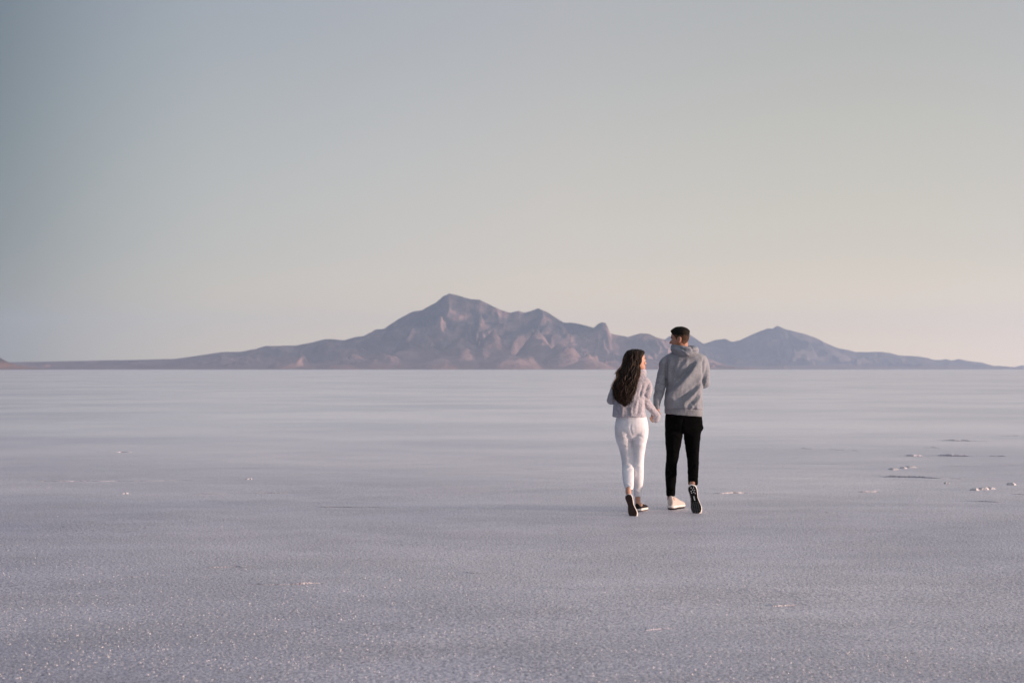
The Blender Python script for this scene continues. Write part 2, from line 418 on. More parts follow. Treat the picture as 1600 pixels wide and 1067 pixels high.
xs = np.concatenate([-np.geomspace(7400, 12, 24), np.linspace(-11, 11, 111), np.geomspace(12, 7400, 24)])
ys = np.concatenate([-np.geomspace(2500, 5, 10), np.linspace(0, 40, 160), np.geomspace(42, 16700, 50)])
X, Y = np.meshgrid(xs, ys)
fade = np.clip(1 - np.hypot(X, Y - 14) / 60, 0, 1)
Z = (fbm(X * .6, Y * .9, 4, 3) - .47) * .02 * fade
dist_feet = np.hypot(X - 1.6, Y - 14.1); Z *= np.clip((dist_feet - .8) / 2, 0, 1)
nx = len(xs); ii = np.arange(len(ys) - 1)[:, None] * nx + np.arange(nx - 1)[None, :]
F = np.stack([ii, ii + 1, ii + nx + 1, ii + nx], -1).reshape(-1, 4)
tag(mesh_obj('ground', np.stack([X.ravel(), Y.ravel(), Z.ravel()], 1), F, salt), kind='structure')

# loose salt crystals lying on the crust: one uncountable mass
def crystals(count):
    py = rng.uniform(690, 1090, count * 3); keep = rng.uniform(0, 1, count * 3) < ((py - 640) / 450) ** 1.2
    py = py[keep][:count]; k = len(py)
    Yc = CAM_H * FPX / (py - HORIZON); Xc = (rng.uniform(-150, 1750, k) - 800) / FPX * Yc
    clump = fbm(Xc * 1.1, Yc * 1.6, 4, 91); sel = clump + rng.uniform(-.2, .2, k) > .42; Xc = Xc[sel]; Yc = Yc[sel]; k = len(Xc)
    r = .0016 + .0028 * rng.random(k) ** 3
    base = np.array([[1, 0, -.3], [-.5, .87, -.3], [-.5, -.87, -.3], [0, 0, 1.1]])
    ang = rng.uniform(0, 6.28, k); ca, sa = np.cos(ang), np.sin(ang)
    j = rng.uniform(.6, 1.4, (k, 4, 3)); B = base[None] * j
    V = np.stack([B[..., 0] * ca[:, None] - B[..., 1] * sa[:, None], B[..., 0] * sa[:, None] + B[..., 1] * ca[:, None], B[..., 2]], -1) * r[:, None, None]
    V[..., 0] += Xc[:, None]; V[..., 1] += Yc[:, None]
    V[..., 2] += .003
    o = np.arange(k)[:, None, None] * 4
    F = (np.array([[0, 1, 3], [1, 2, 3], [2, 0, 3]])[None] + o).reshape(-1, 3)
    return V.reshape(-1, 3), F
cm, _, _, cb = node_mat('salt_crystal', (.74, .72, .72), .45, .5)
V, F = crystals(26000)
tag(mesh_obj('salt_crystals', V, F, cm, smooth=False), kind='stuff')

# pressure ridges of the crust: raised lips with an undercut towards the camera
def ridge_line(px0, py0, px1, py1, h, wd, seed, name='salt_ridge'):
    y0 = CAM_H * FPX / (py0 - HORIZON); y1 = CAM_H * FPX / (py1 - HORIZON)
    A = np.array([(px0 - 800) / FPX * y0, y0]); B = np.array([(px1 - 800) / FPX * y1, y1])
    Ln = np.linalg.norm(B - A); k = min(max(int(Ln / .012), 30), 900); t = np.linspace(0, 1, k)
    C = A + (B - A) * t[:, None]; C[:, 1] += (fbm(t * Ln * 1.1 + seed, t * 0, 4, seed) - .47) * .35
    h = h * .62
    hh = h * (.25 + 1.3 * fbm(t * Ln * 2.2 + seed, t * 0 + 3, 4, seed + 2)) * np.clip(np.minimum(t, 1 - t) * 8, 0, 1)
    gap = fbm(t * Ln * .9 + seed * 3, t * 0 + 9, 2, seed + 4); gap2 = fbm(t * Ln * 3.1 + seed, t * 0 + 2, 3, seed + 14); hh *= np.clip((gap - .33) * 8, 0, 1) * np.clip((gap2 - .36) * 9, .12, 1)
    prof = [(-.35, -.004), (-.55, .55), (-.30, 1.0), (.1, .92), (1.0, .3), (2.6, -.12)]
    V = []; 
    hh = hh * (.45 + 1.1 * fbm(t * Ln * 9, t * 0 + 1, 3, seed + 6))
    JJ = fbm(t * Ln * 6, t * 0 + seed, 3, seed + 8); C[:, 1] += (fbm(t * Ln * 7, t * 0 + 5, 3, seed + 11) - .47) * wd * 1.6
    for i in range(k):
        jit = JJ[i]
        for q, (dy, dz) in enumerate(prof):
            V.append((C[i, 0], C[i, 1] + dy * wd * (.7 + .6 * jit), dz * hh[i] if q not in (0,) else -.01))
    n_ = len(prof); F = []
    for i in range(k - 1):
        for q in range(n_ - 1):
            a = i * n_ + q; F.append((a, a + n_, a + n_ + 1, a + 1))
    o = mesh_obj(name, V, F, salt, smooth=False); return tag(o, kind='structure')
for i, a in enumerate([(1090, 772, 1395, 764, .028, .05), (1330, 767, 1470, 769, .040, .05), (1435, 766, 1610, 773, .075, .07), (1360, 711, 1640, 713, .045, .10),
                       (1240, 700, 1350, 704, .045, .10), (1470, 688, 1640, 690, .04, .10), (1480, 727, 1620, 726, .035, .07), (1250, 723, 1345, 725, .02, .06),
                       (1500, 680, 1640, 681, .04, .1), (190, 902, 330, 904, .007, .02), (395, 908, 505, 908, .013, .024), (325, 887, 400, 885, .006, .02),
                       (608, 891, 655, 896, .013, .022), (725, 894, 768, 896, .013, .022), (800, 897, 840, 899, .008, .02), (1205, 944, 1240, 942, .008, .018),
                       (690, 717, 905, 708, .03, .08), (60, 752, 300, 750, .03, .05), (300, 771, 470, 769, .02, .05), (1120, 748, 1230, 747, .02, .05), (1380, 745, 1500, 747, .03, .06), (1400, 700, 1470, 699, .03, .08), (500, 790, 620, 793, .014, .04), (820, 733, 930, 731, .03, .06), (1440, 781, 1560, 783, .02, .04), (150, 707, 210, 706, .02, .06), (340, 970, 400, 976, .006, .02),
                       (1285, 800, 1310, 800, .012, .03), (572, 925, 612, 906, .009, .05), (545, 912, 590, 916, .005, .03), (860, 917, 930, 921, .005, .02), (1010, 985, 1060, 983, .004, .015)]):
    ridge_line(*a, seed=50 + i)

# broken plates of crust lying on the flat
slab_m, sn, sll, sb = node_mat('salt_plate', (.60, .585, .60), .7, .4)
t_ = sn.new('ShaderNodeTexNoise'); t_.inputs['Scale'].default_value = 40; t2 = sn.new('ShaderNodeTexCoord'); sll.new(t2.outputs['Object'], t_.inputs['Vector'])
b_ = sn.new('ShaderNodeBump'); b_.inputs['Strength'].default_value = .5; b_.inputs['Distance'].default_value = .01
sll.new(t_.outputs[0], b_.inputs['Height']); sll.new(b_.outputs[0], sb.inputs['Normal'])
def slab(px, py, wpx, h, seed, label, group):
    h = h * .46; wpx = wpx * 1.35
    Yc = CAM_H * FPX / (py - HORIZON); Xc = (px - 800) / FPX * Yc; rr = wpx / FPX * Yc / 2
    r_ = np.random.default_rng(seed); k = 9; a = np.linspace(0, 2 * np.pi, k, endpoint=False) + r_.uniform(-.25, .25, k)
    ra = rr * r_.uniform(.65, 1.1, k); tilt = r_.uniform(.1, .45); td = r_.uniform(0, 6.28)
    V = []
    for s, zz in ((1.15, -.01), (1.0, h * .35), (.62, h)):
        for i in range(k):
            x = ra[i] * math.cos(a[i]) * s; y = ra[i] * math.sin(a[i]) * s * .8
            q_ = r_.uniform(.85, 1.15); x *= q_; y *= q_; V.append((x, y, zz + (tilt * (x * math.cos(td) + y * math.sin(td)) * .5 + r_.uniform(-.1, .1) * h if zz > 0 else 0)))
    V.append((0, 0, h * 1.05)); c_ = len(V) - 1; F = []
    for q in (0, 1):
        for i in range(k): F.append((q * k + i, q * k + (i + 1) % k, (q + 1) * k + (i + 1) % k, (q + 1) * k + i))
    for i in range(k): F.append((2 * k + i, 2 * k + (i + 1) % k, c_))
    o = mesh_obj('salt_plate', V, F, slab_m, smooth=False); o.location = (Xc, Yc, 0)
    tag(o, label, 'salt plate', group)
G1 = 'pale salt plates in the cluster right of the couple'; G2 = 'dark-edged broken salt plates near the right edge of the flat'
for q in [(1396, 733.5, 13, .05, 1, 'leftmost pale lump of salt crust in the cluster behind the long crack', G1), (1411, 731.5, 9, .05, 2, 'small middle lump of salt crust in the cluster behind the long crack', G1),
          (1423, 730, 15, .05, 3, 'wide rightmost pale lump of salt crust in the cluster behind the long crack', G1),
          (1522, 766, 11, .06, 4, 'leftmost broken salt plate of the heap on the long crack', G2), (1535, 765, 13, .07, 5, 'middle upturned salt plate of the heap on the long crack', G2),
          (1549, 764, 12, .05, 6, 'rightmost low salt plate of the heap on the long crack', G2), (1577, 757, 12, .06, 7, 'lone salt lump at the far right behind the long crack', None),
          (1478, 755, 8, .04, 8, 'small salt lump left of the broken heap on the crack', None),
          (390, 748.5, 9, .035, 9, 'small pale lump of salt on the smooth flat left of centre', None), (196, 771, 8, .03, 10, 'small salt lump on the open flat at the far left', None)]:
    slab(*q)

# ------------------------------------------------------------------ people: shared builders
def rotz(a):
    c, s = math.cos(a), math.sin(a); return np.array([[c, -s, 0], [s, c, 0], [0, 0, 1.]])
def rotx(a):
    c, s = math.cos(a), math.sin(a); return np.array([[1, 0, 0], [0, c, -s], [0, s, c.real]])
def roty(a):
    c, s = math.cos(a), math.sin(a); return np.array([[c, 0, s], [0, 1, 0], [-s, 0, c]])

def head_shapes(g, C, M, H, fem=False):
    """head in local space, face towards -Y, z=0 at chin level, H = chin-to-crown"""
    k = H / .225
    rows = [  # z, halfwidth, front(-y), back(+y)
        (.000, .018, .066, -.030), (.008, .030, .078, -.010), (.022, .044, .082, .018), (.045, .056, .081, .045), (.070, .064, .080, .068),
        (.095, .070, .079, .084), (.120, .074, .080, .094), (.145, .0765, .083, .098), (.170, .076, .080, .097), (.192, .070, .070, .088),
        (.208, .056, .052, .070), (.219, .036, .030, .046), (.2245, .014, .010, .018)]
    A = catmull(rows, 3); th = np.linspace(0, 2 * np.pi, 28, endpoint=False); cx, sy = superell(th, 2.25)
    rings = []
    for z, hw, f, b in A:
        yc = (b - f) / 2; ry = (b + f) / 2
        hw2 = hw * (.95 if fem else 1.0)
        rings.append(np.stack([hw2 * cx, yc + ry * sy, np.full(28, z)], 1) * k @ M.T + C)
    g.add(*skin_rings(rings, 28))
    def E(c, r, rot=None):
        MM = M if rot is None else M @ rot
        ellipsoid(g, C + M @ (np.array(c) * k), np.array(r) * k, MM)
    s = .85 if fem else 1.0
    E((0, -.088, .088), (.010, .013 * s, .019), rotx(R(-22)))      # nose bridge
    E((0, -.096, .078), (.0125 * s, .013, .0095))                  # nose tip
    E((.011, -.086, .075), (.007, .008, .007)); E((-.011, -.086, .075), (.007, .008, .007))
    E((0, -.083, .048), (.021, .008, .0055)); E((0, -.082, .0395), (.018, .0085, .006))   # lips
    E((0, -.077, .014), (.017, .013, .014))                        # chin
    for sx in (-1, 1):
        E((.032 * sx, -.078, .132), (.020, .008, .006))            # brow
        E((.031 * sx, -.0715, .113), (.0125, .0105, .0095))        # eyeball under the lids
        E((.040 * sx, -.060, .085), (.020, .020, .018))            # cheek
        E((.0755 * sx, .010, .105), (.007, .018, .031), rotx(R(-10)))  # ear
        E((.083 * sx, .018, .112), (.006, .014, .022), rotx(R(-10)))

def hand_shapes(g, W, pd, pn, side, curl, scale=1.0, spread=.07, thumb_in=.5):
    """hand: W wrist, pd pointing direction, pn palm normal; side +1 puts the thumb on pd x pn"""
    pd = pd / np.linalg.norm(pd); pn = pn - pd * (pn @ pd); pn /= np.linalg.norm(pn); lat = np.cross(pd, pn) * side
    s = scale
    pts = []
    for q, wv, th_ in ((0, .028, .020), (.03, .034, .017), (.06, .040, .015), (.085, .041, .013)):
        pts.append((W + pd * q * s, wv * s, th_ * s))
    th = np.linspace(0, 2 * np.pi, 16, endpoint=False)
    rings = [c + np.outer(np.cos(th) * a, lat) + np.outer(np.sin(th) * bb, pn) for c, a, bb in pts]
    g.add(*skin_rings(rings, 16))
    for i, (off, ln, r) in enumerate(((.030, .072, .0088), (.010, .080, .0092), (-.011, .074, .0088), (-.030, .058, .0078))):
        p = W + (pd * .080 + lat * off) * s; d = pd + lat * off * spread * 30 * .1; d /= np.linalg.norm(d)
        row = [(*(p - pd * .012 * s), r * s)]; row.append((*p, r * s)); a = 0
        for sg, cu in ((.45, curl[0]), (.31, curl[1]), (.24, curl[2])):
            a += cu + i * .05; dd = d * math.cos(a) + pn * math.sin(a); p = p + dd * ln * sg * s; r *= .93; row.append((*p, r * s))
        tube(g, row, n=10, sub=2)
    p = W + (pd * .022 + lat * .024) * s; row = [(*p, .0125 * s)]
    for q, (ln, f) in enumerate(((.038, .0), (.030, .35), (.026, .7))):
        dd = lat * (.75 - f * .6) + pd * .75 + pn * (thumb_in + f); dd /= np.linalg.norm(dd); p = p + dd * ln * s; row.append((*p, (.0115 - .001 * q) * s))
    tube(g, row, n=10, sub=2)

def paint(V, F, C, M, H, rules, default=0):
    """material index per face from head-local position"""
    cen = np.array([V[list(f)].mean(0) for f in F]); k = H / .225
    Lc = ((cen - C) @ M) / k; idx = np.full(len(F), default)
    for mi, fn in rules: idx[fn(Lc)] = mi
    return idx

def sole_outline(L_, wd, n=40):
    """closed outline (x along foot, y lateral)"""
    t = np.linspace(0, 1, n // 2 + 1)
    half = np.interp(t, [0, .02, .07, .16, .3, .45, .6, .74, .86, .94, .985, 1], [0, .45, .70, .80, .76, .70, .86, 1.0, .93, .70, .36, 0]) * wd / 2
    ctr = np.interp(t, [0, .3, .6, 1], [0, .0, -.002, .006])
    up = np.stack([t * L_, ctr + half], 1); dn = np.stack([t * L_, ctr - half * np.interp(t, [0, .45, 1], [1, .72, 1])], 1)[::-1]
    return np.vstack([up, dn[1:-1]])

def shoe(parent, O, toe, up, L_, wd, mats, style, flip=1):
    """O: ground point under the heel; toe: direction heel->toe; up: away from the sole"""
    toe = toe / np.linalg.norm(toe); up = up - toe * (up @ toe); up /= np.linalg.norm(up); lat = np.cross(up, toe) * flip
    B = np.stack([toe, lat, up], 1)
    W = lambda Q: np.asarray(Q) @ B.T + O
    flipf = lambda F: [f[::-1] for f in F] if flip < 0 else F
    out = sole_outline(L_, wd); n_ = len(out); cen = np.array([L_ * .5, 0])
    thick, band = (.030, .0) if style == 'runner' else (.024, .0)
    heel_t = 1.25 if style == 'runner' else 1.0
    # upper
    g = Geo(); rows = []
    xs_ = [.006, .03, .07, .12, .19, .27, .36, .5, .64, .78, .9, .97, 1.0]
    hs_ = [.075, .102, .112, .110, .104, .100, .096, .078, .060, .049, .038, .026, .012]
    ws_ = [.30, .52, .60, .62, .62, .62, .64, .70, .80, .86, .74, .50, .2]
    if style == 'runner' and up[2] < .5: hs_ = [.060, .078, .084, .084, .084, .086, .088, .074, .058, .048, .038, .026, .012]
    if style != 'runner': hs_ = [.050, .062, .060, .052, .048, .050, .056, .054, .046, .038, .031, .022, .010]
    th = np.linspace(0, 2 * np.pi, 20, endpoint=False); rings = []
    for x_, h_, w_ in catmull(np.stack([xs_, hs_, ws_], 1), 3):
        cy, cz = superell(th, 2.6)
        zlow = thick - .006; H_ = h_
        q = np.stack([np.full(20, x_ * L_ * .985 + .002), cy * w_ * wd / 2 * (1 - .28 * np.clip(cz, 0, 1)), zlow + H_ * (cz + 1) / 2], 1)
        rings.append(q)
    V, F = skin_rings(rings, 20); g.add(W(V), F)
    V, F = fuse(g, .005, 2)
    Lc = (V - O) @ B
    up_o = mesh_obj('upper', V, F, mats['upper'], parent)
    # midsole: bulging wall between outline rings
    base_ = .012 if style == 'runner' else .004
    lev = [(0, .94, 0), (.25, 1.02, 0), (.6, 1.06, 0), (.92, 1.0, 0), (1.0, .92, 0)]
    rings = []
    for f_, sc, _ in lev:
        q = (out - cen) * sc + cen; ht = thick * (1 + (heel_t - 1) * np.clip(1 - q[:, 0] / L_ * 1.6, 0, 1))
        rings.append(np.column_stack([q, base_ + f_ * (ht - base_ + .004)]))
    V, F = skin_rings(rings, n_); mesh_obj('midsole', W(V), flipf(F), mats['mid'], parent)
    # outsole with tread
    q = (out - cen) * .93 + cen; q2 = (out - cen) * .965 + cen
    V, F = skin_rings([np.column_stack([q, np.full(n_, -.001)]), np.column_stack([q2, np.full(n_, base_ + .002)])], n_)
    os_ = mesh_obj('outsole', W(V), flipf(F), mats['out'], parent, smooth=False)
    def pad(cx, cy, a, b_, m, nm, zz=-.004, sides=8, rot=0):
        th = np.linspace(0, 2 * np.pi, sides, endpoint=False) + (math.pi / 4 if sides == 4 else 0)
        p = np.stack([np.cos(th) * a, np.sin(th) * b_], 1); cr, sr = math.cos(rot), math.sin(rot); p = p @ np.array([[cr, sr], [-sr, cr]]) + (cx, cy)
        return skin_rings([np.column_stack([p, np.full(sides, zz)]), np.column_stack([p, np.full(sides, 0.0005)])], sides)
    if style == 'runner':
        gg = Geo()
        for (cx, cy) in ((.035, .016), (.030, -.008), (.052, .004), (.058, .022), (.062, -.014), (.075, .010), (.078, -.012), (.088, .022)):
            V, F = pad(cx, cy, .0065, .0055, None, '', sides=6); gg.add(W(V), flipf(F))
        V, F = pad(.135, .004, .030, .0075, None, '', sides=4, rot=.05); gg.add(W(V), flipf(F))
        mesh_obj('tread_inlay', gg.verts(), gg.F, mats['inlay'], os_, smooth=False)
        gg = Geo()
        for cx in np.arange(.175, .285, .013):
            for cy in (-.030, -.010, .010, .030):
                hw = np.interp(cx / L_, [.5, .74, 1], [.036, .045, .02])
                if abs(cy) < hw: 
                    V, F = pad(cx, cy, .0055, .0085, None, '', sides=4); gg.add(W(V), flipf(F))
        mesh_obj('tread', gg.verts(), gg.F, mats['tread'], os_, smooth=False)
    else:
        gg = Geo()
        for cx in np.arange(.02, L_ - .02, .010):
            hw = np.interp(cx / L_, [0, .16, .45, .74, .95], [.3, .40, .32, .46, .28]) * wd * .80
            V, F = pad(cx, 0, .0035, hw, None, '', zz=-.003, sides=4); gg.add(W(V), flipf(F))
        mesh_obj('tread', gg.verts(), gg.F, mats['tread'], os_, smooth=False)
    # laces across the instep
    gg = Geo()
    zt = .086 if style == 'runner' else .058
    for i in range(5):
        x_ = L_ * (.38 + .06 * i); z_ = thick - .006 + np.interp(x_ / L_, [.36, .5, .64, .78], [.086, .072, .058, .048] if style == 'runner' else [.056, .054, .046, .038]) + .002
        row = [(*W([x_, yy, z_ - abs(yy) ** 2 * 14]), .0022) for yy in (-.022, -.011, 0, .011, .022)]
        tube(gg, row, n=6, sub=1)
    mesh_obj('laces', gg.verts(), gg.F, mats['lace'], parent)

def skin_mat(name, col, dark):
    m, n, l, b = node_mat(name, col, .55, .35)
    t = n.new('ShaderNodeTexNoise'); t.inputs['Scale'].default_value = 30; tc_ = n.new('ShaderNodeTexCoord'); l.new(tc_.outputs['Object'], t.inputs['Vector'])
    r = n.new('ShaderNodeValToRGB'); setramp(r, [(.35, dark), (.65, col)]); l.new(t.outputs[0], r.inputs[0]); l.new(r.outputs[0], b.inputs['Base Color'])
    b.inputs['Subsurface Weight'].default_value = .12; b.inputs['Subsurface Radius'].default_value = (.01, .004, .002)
    return m
lip = node_mat('lips', (.36, .12, .10), .5)[0]; brow = node_mat('brow', (.03, .02, .015), .8)[0]; eye = node_mat('eye', (.55, .53, .5), .2)[0]
iris = node_mat('iris', (.03, .02, .015), .15)[0]
def face_rules(stubble=False):
    r = [(1, lambda q: (np.abs(q[:, 0]) < .021) & (np.abs(q[:, 2] - .044) < .0105) & (q[:, 1] < -.080)),
         (2, lambda q: (np.abs(np.abs(q[:, 0]) - .032) < .019) & (np.abs(q[:, 2] - .134) < .0045) & (q[:, 1] < -.055)),
         (3, lambda q: (np.abs(np.abs(q[:, 0]) - .031) < .012) & (np.abs(q[:, 2] - .113) < .0048) & (q[:, 1] < -.066)),
         (4, lambda q: (np.abs(np.abs(q[:, 0]) - .031) < .005) & (np.abs(q[:, 2] - .113) < .0048) & (q[:, 1] < -.066))]
    if stubble:
        r.insert(0, (5, lambda q: (q[:, 2] < .062) & (q[:, 2] > -.01) & (q[:, 1] < .015) & (q[:, 2] < .075 - (np.abs(q[:, 0]) < .03) * .015)))
    return r

def V3(p, r, r2=None): return (*p, r) if r2 is None else (*p, r, r2)

# ------------------------------------------------------------------ the man
YM = 14.30
skinM = skin_mat('tanned_skin', (.44, .235, .160), (.38, .19, .13)); stub = node_mat('stubble', (.20, .11, .080), .7)[0]
hoodie_m = fabric('grey_marl_fleece', (.205, .225, .26), (.315, .335, .37), 150, .25, .002)
rib_m = fabric('grey_rib_knit', (.18, .195, .22), (.28, .295, .32), 60, .6, .004, stretch=(5, 5, .4))
trous_m = fabric('black_cotton', (.0025, .0025, .003), (.005, .005, .0055), 120, .2, .002, spec=.03, rough=1)
HM = .224; CM = P(1062.5, 547.4, YM + .0); MM_ = rotz(R(-68)) @ np.eye(3)
# face looks along -Y locally; turn it to look left and slightly away
def face_to(az_deg, pitch=0, roll=0):
    """az: direction the face looks, degrees clockwise from +Y (away from camera)"""
    a = R(180 - az_deg)
    return rotz(a) @ rotx(R(pitch)) @ roty(R(roll))
MMh = face_to(-72, 2)
bodyG = Geo(); head_shapes(bodyG, CM, MMh, HM)
A_ = lambda px, py, Y, r, r2=None: V3(P(px, py, Y), r, r2)
tube(bodyG, [A_(1066, 534, YM + .01, .055), A_(1067, 548, YM + .0, .058), A_(1068, 560, YM, .07)])
stack(bodyG, [(552, 1052, 1086, .06, YM), (560, 1042, 1099, .09, YM), (575, 1043, 1098, .11, YM), (600, 1046, 1092, .11, YM), (630, 1045, 1091, .10, YM), (655, 1043, 1093, .10, YM), (668, 1044, 1092, .10, YM)])
tube(bodyG, [A_(1047, 563, YM, .040), A_(1037, 590, YM - .02, .038), A_(1030.5, 610, YM - .04, .038), A_(1027.5, 628, YM - .07, .030), A_(1026.5, 640, YM - .10, .026)])
tube(bodyG, [A_(1099, 563, YM, .045), A_(1102, 586, YM - .03, .040), A_(1102, 600, YM - .03, .036), A_(1099, 597, YM + .12, .032), A_(1095, 592, YM + .24, .026)])
tube(bodyG, [A_(1053, 665, YM, .075), A_(1051.5, 690, YM + .02, .068), A_(1050, 716, YM + .035, .050), A_(1048.5, 738, YM + .01, .046), A_(1047.5, 765, YM - .01, .034), A_(1047.5, 780, YM - .01, .032)])
tube(bodyG, [A_(1082, 665, YM, .075), A_(1082, 690, YM + .05, .068), A_(1082.5, 716, YM + .06, .050), A_(1082.5, 735, YM - .09, .042), A_(1082.5, 750, YM - .235, .031), A_(1082, 757, YM - .33, .033)])
# foot in the planted shoe
HEEL1 = np.array([P(1046.0, 794, 14.22)[0], 14.20, .004]); T1 = np.array([math.sin(R(33)), math.cos(R(33)), 0.])
tube(bodyG, [V3(HEEL1 + T1 * .04 + (0, 0, .10), .032), V3(HEEL1 + T1 * .06 + (0, 0, .065), .032), V3(HEEL1 + T1 * .14 + (0, 0, .055), .030, .028), V3(HEEL1 + T1 * .22 + (0, 0, .042), .020)])
# trailing foot: toes on the ground, sole turned to the camera
TOE2 = P(1088.5, 801.5, 13.86); TOE2[2] = .006; HE2 = P(1080.2, 757, 13.90)
T2 = TOE2 - HE2; L2 = np.linalg.norm(T2); T2 = T2 / L2; UP2 = np.array([.10, 1., .02])
tube(bodyG, [V3(P(1082, 757, YM - .33), .033), V3(HE2 + T2 * .06 + (0, .055, 0), .030), V3(HE2 + T2 * .14 + (0, .055, 0), .030, .028), V3(HE2 + T2 * .22 + (0, .042, 0), .022)])
# hands
WL = P(1026.3, 641, YM - .10)
hand_shapes(bodyG, WL, P(1021.5, 660, 14.14) - WL, np.array([-.45, -.85, -.1]), -1, (.75, 1.0, .7), .92)
WR = P(1094.5, 591.5, YM + .26)
hand_shapes(bodyG, WR, np.array([-.5, .55, .5]), np.array([-.8, -.5, 0]), 1, (1.1, 1.3, .8), .98)
V, F = fuse(bodyG, .0045, 1)
def slim(V, F, mask, d=.012):
    # the body under the clothes keeps clear of them
    mk = mask.astype(float)
    return V - normals(V, F) * (mk * d)[:, None]
bx_, by_ = proj(V)
V = slim(V, F, (by_ > 562) & (V[:, 1] < YM + .20) & ~((bx_ < 1036) & (by_ > 634) & (by_ < 670)) & (by_ < np.where(bx_ > 1068, 752, 768)))
idx = paint(V, F, CM, MMh, HM, face_rules(True))
man = mesh_obj('person', V, F, [skinM, lip, brow, eye, iris, stub], idx=idx)
tag(man, 'taller person in grey hoodie and black trousers, looking left towards the companion', 'person', 'couple walking hand in hand')

# hair: cropped sides, longer top
hg = Geo(); head_shapes(hg, CM, MMh, HM); HV, HF = fuse(hg, .004, 2)
k = HM / .225; Lq = ((HV - CM) @ MMh) / k; Nn = normals(HV, HF)
def hair_mask(q):
    x, y, z = q[:, 0], q[:, 1], q[:, 2]
    line = np.interp(y, [-.09, -.072, -.055, -.03, -.012, .03, .055, .1], [.195, .182, .158, .13, .088, .085, .045, .028])
    ear = ((y - .012) / .026) ** 2 + ((z - .104) / .036) ** 2 < 1
    return np.clip((z - line) / .006, 0, 1) * np.where(ear & (np.abs(x) > .05), 0, 1)
mk = hair_mask(Lq); top = np.clip((Lq[:, 2] - .158) / .03, 0, 1)
dsp = np.where(mk > 0, .0025 + .013 * top + .004 * np.clip(-(Lq[:, 1]) * 10, 0, 1) * top, -.005) * np.clip(mk * 1.0 + (mk <= 0), 0, 1)
HV2 = HV + Nn * dsp[:, None]
Q = HV2 * np.array([160, 160, 60.]); HV2 = HV2 + Nn * (np.array([mnoise.noise(Vector(q)) for q in Q]) * .004 * top * (mk > 0))[:, None]
hb = fabric('black_hair', (.006, .005, .004), (.012, .009, .007), 300, .5, .002, rough=.7, spec=.15)
hs = fabric('cropped_hair', (.045, .026, .017), (.085, .050, .032), 400, .3, .001)
hf = fabric('faded_hair', (.10, .055, .036), (.15, .085, .058), 400, .3, .001)
cen = np.array([Lq[list(f)].mean(0) for f in HF]); jt = np.array([mnoise.noise(Vector(c_ * 70)) for c_ in cen]) * .022; mi = np.where(cen[:, 2] + jt > .158 - cen[:, 1] * .15, 0, np.where(cen[:, 2] + jt > .095, 1, 2))
mkf = np.array([mk[list(f)].max() for f in HF]) > 0
keep = np.where(mkf)[0]
mesh_obj('hair', HV2, [HF[i] for i in keep], [hb, hs, hf], man, idx=mi[keep])

# hoodie
hg = Geo()
stack(hg, [(549, 1052, 1088, .075, YM), (553, 1045, 1096, .098, YM), (559, 1039, 1103, .118, YM), (571, 1038.5, 1104, .135, YM), (588, 1040, 1101, .140, YM),
           (603, 1041, 1098, .140, YM), (620, 1038.5, 1097.5, .142, YM, -.004), (634, 1038, 1098, .145, YM, -.010), (638, 1038.5, 1097.5, .140, YM, -.014), (648.5, 1038.5, 1097.5, .136, YM, -.016)], e=2.5)
tube(hg, [A_(1047, 562, YM, .062), A_(1038.8, 569, YM - .005, .060), A_(1037.5, 576, YM - .005, .056), A_(1034, 588, YM - .01, .052), A_(1032, 601, YM - .03, .054), A_(1030, 613, YM - .045, .052), A_(1027, 624, YM - .07, .043), A_(1026.2, 633, YM - .09, .032), A_(1026.2, 638, YM - .10, .029)])
tube(hg, [A_(1096, 562, YM, .062), A_(1101, 574, YM - .01, .052), A_(1102, 589, YM - .03, .048), A_(1101.5, 599, YM - .02, .048), A_(1099.5, 598, YM + .08, .046), A_(1096, 594, YM + .18, .038), A_(1095, 592, YM + .24, .032)])
V, F = fuse(hg, .006, 4)
V = folds(V, F, [
    (1090, 567, 1041, 627, .034, 3.0, 2.4), (1084, 566, 1040, 615, -.012, 3.0), (1074, 562, 1058, 590, .006, 3),
    (1096, 600, 1068, 633, .022, 2.8, 1.6), (1090, 598, 1062, 626, -.012, 2.6), (1096, 614, 1079, 640, .015, 2.3), (1090, 612, 1075, 635, -.010, 2.0),
    (1097, 585, 1080, 612, .007, 2.5), (1048, 560, 1045, 600, .010, 2.5), (1054, 562, 1050, 596, -.008, 2.5), (1060, 560, 1056, 585, .005, 2.5), (1076, 562, 1068, 580, .004, 3),
    (1045, 616, 1060, 638, .007, 2.4), (1092, 625, 1088, 640, .007, 2), (1066, 624, 1072, 640, .008, 2.4), (1056, 628, 1058, 640, -.006, 2), (1082, 626, 1083, 641, -.006, 1.8),
    (1043, 562, 1041, 604, -.012, 1.7), (1100, 560, 1097, 600, -.012, 1.8),
    (1038, 590, 1024, 606, .010, 2.2), (1040, 600, 1025, 600, -.008, 2), (1038, 606, 1022, 617, .011, 2.2), (1036, 614, 1023, 611, -.008, 1.8), (1034, 618, 1021, 626, .008, 1.8), (1031, 625, 1022, 621, -.006, 1.6), (1034, 575, 1030, 595, .006, 2),
    (1106, 595, 1098, 604, .006, 2), (1106, 585, 1100, 592, -.005, 2),
    (1038, 637.4, 1098, 641.6, -.009, 1.0), (1038, 635, 1098, 639, .007, 1.6)])
V = crinkle(V, F, .0035, 16, (1, 1, 1.2), 3)
py_ = proj(V)[1]; px_ = proj(V)[0]
cenp = np.array([V[list(f)].mean(0) for f in F]); fx, fy = proj(cenp)
rib = ((fy > 638 + (fx - 1038) * .07) & (fx > 1036.5) & (fx < 1100)) | ((fx < 1036) & (fy > 632.5))
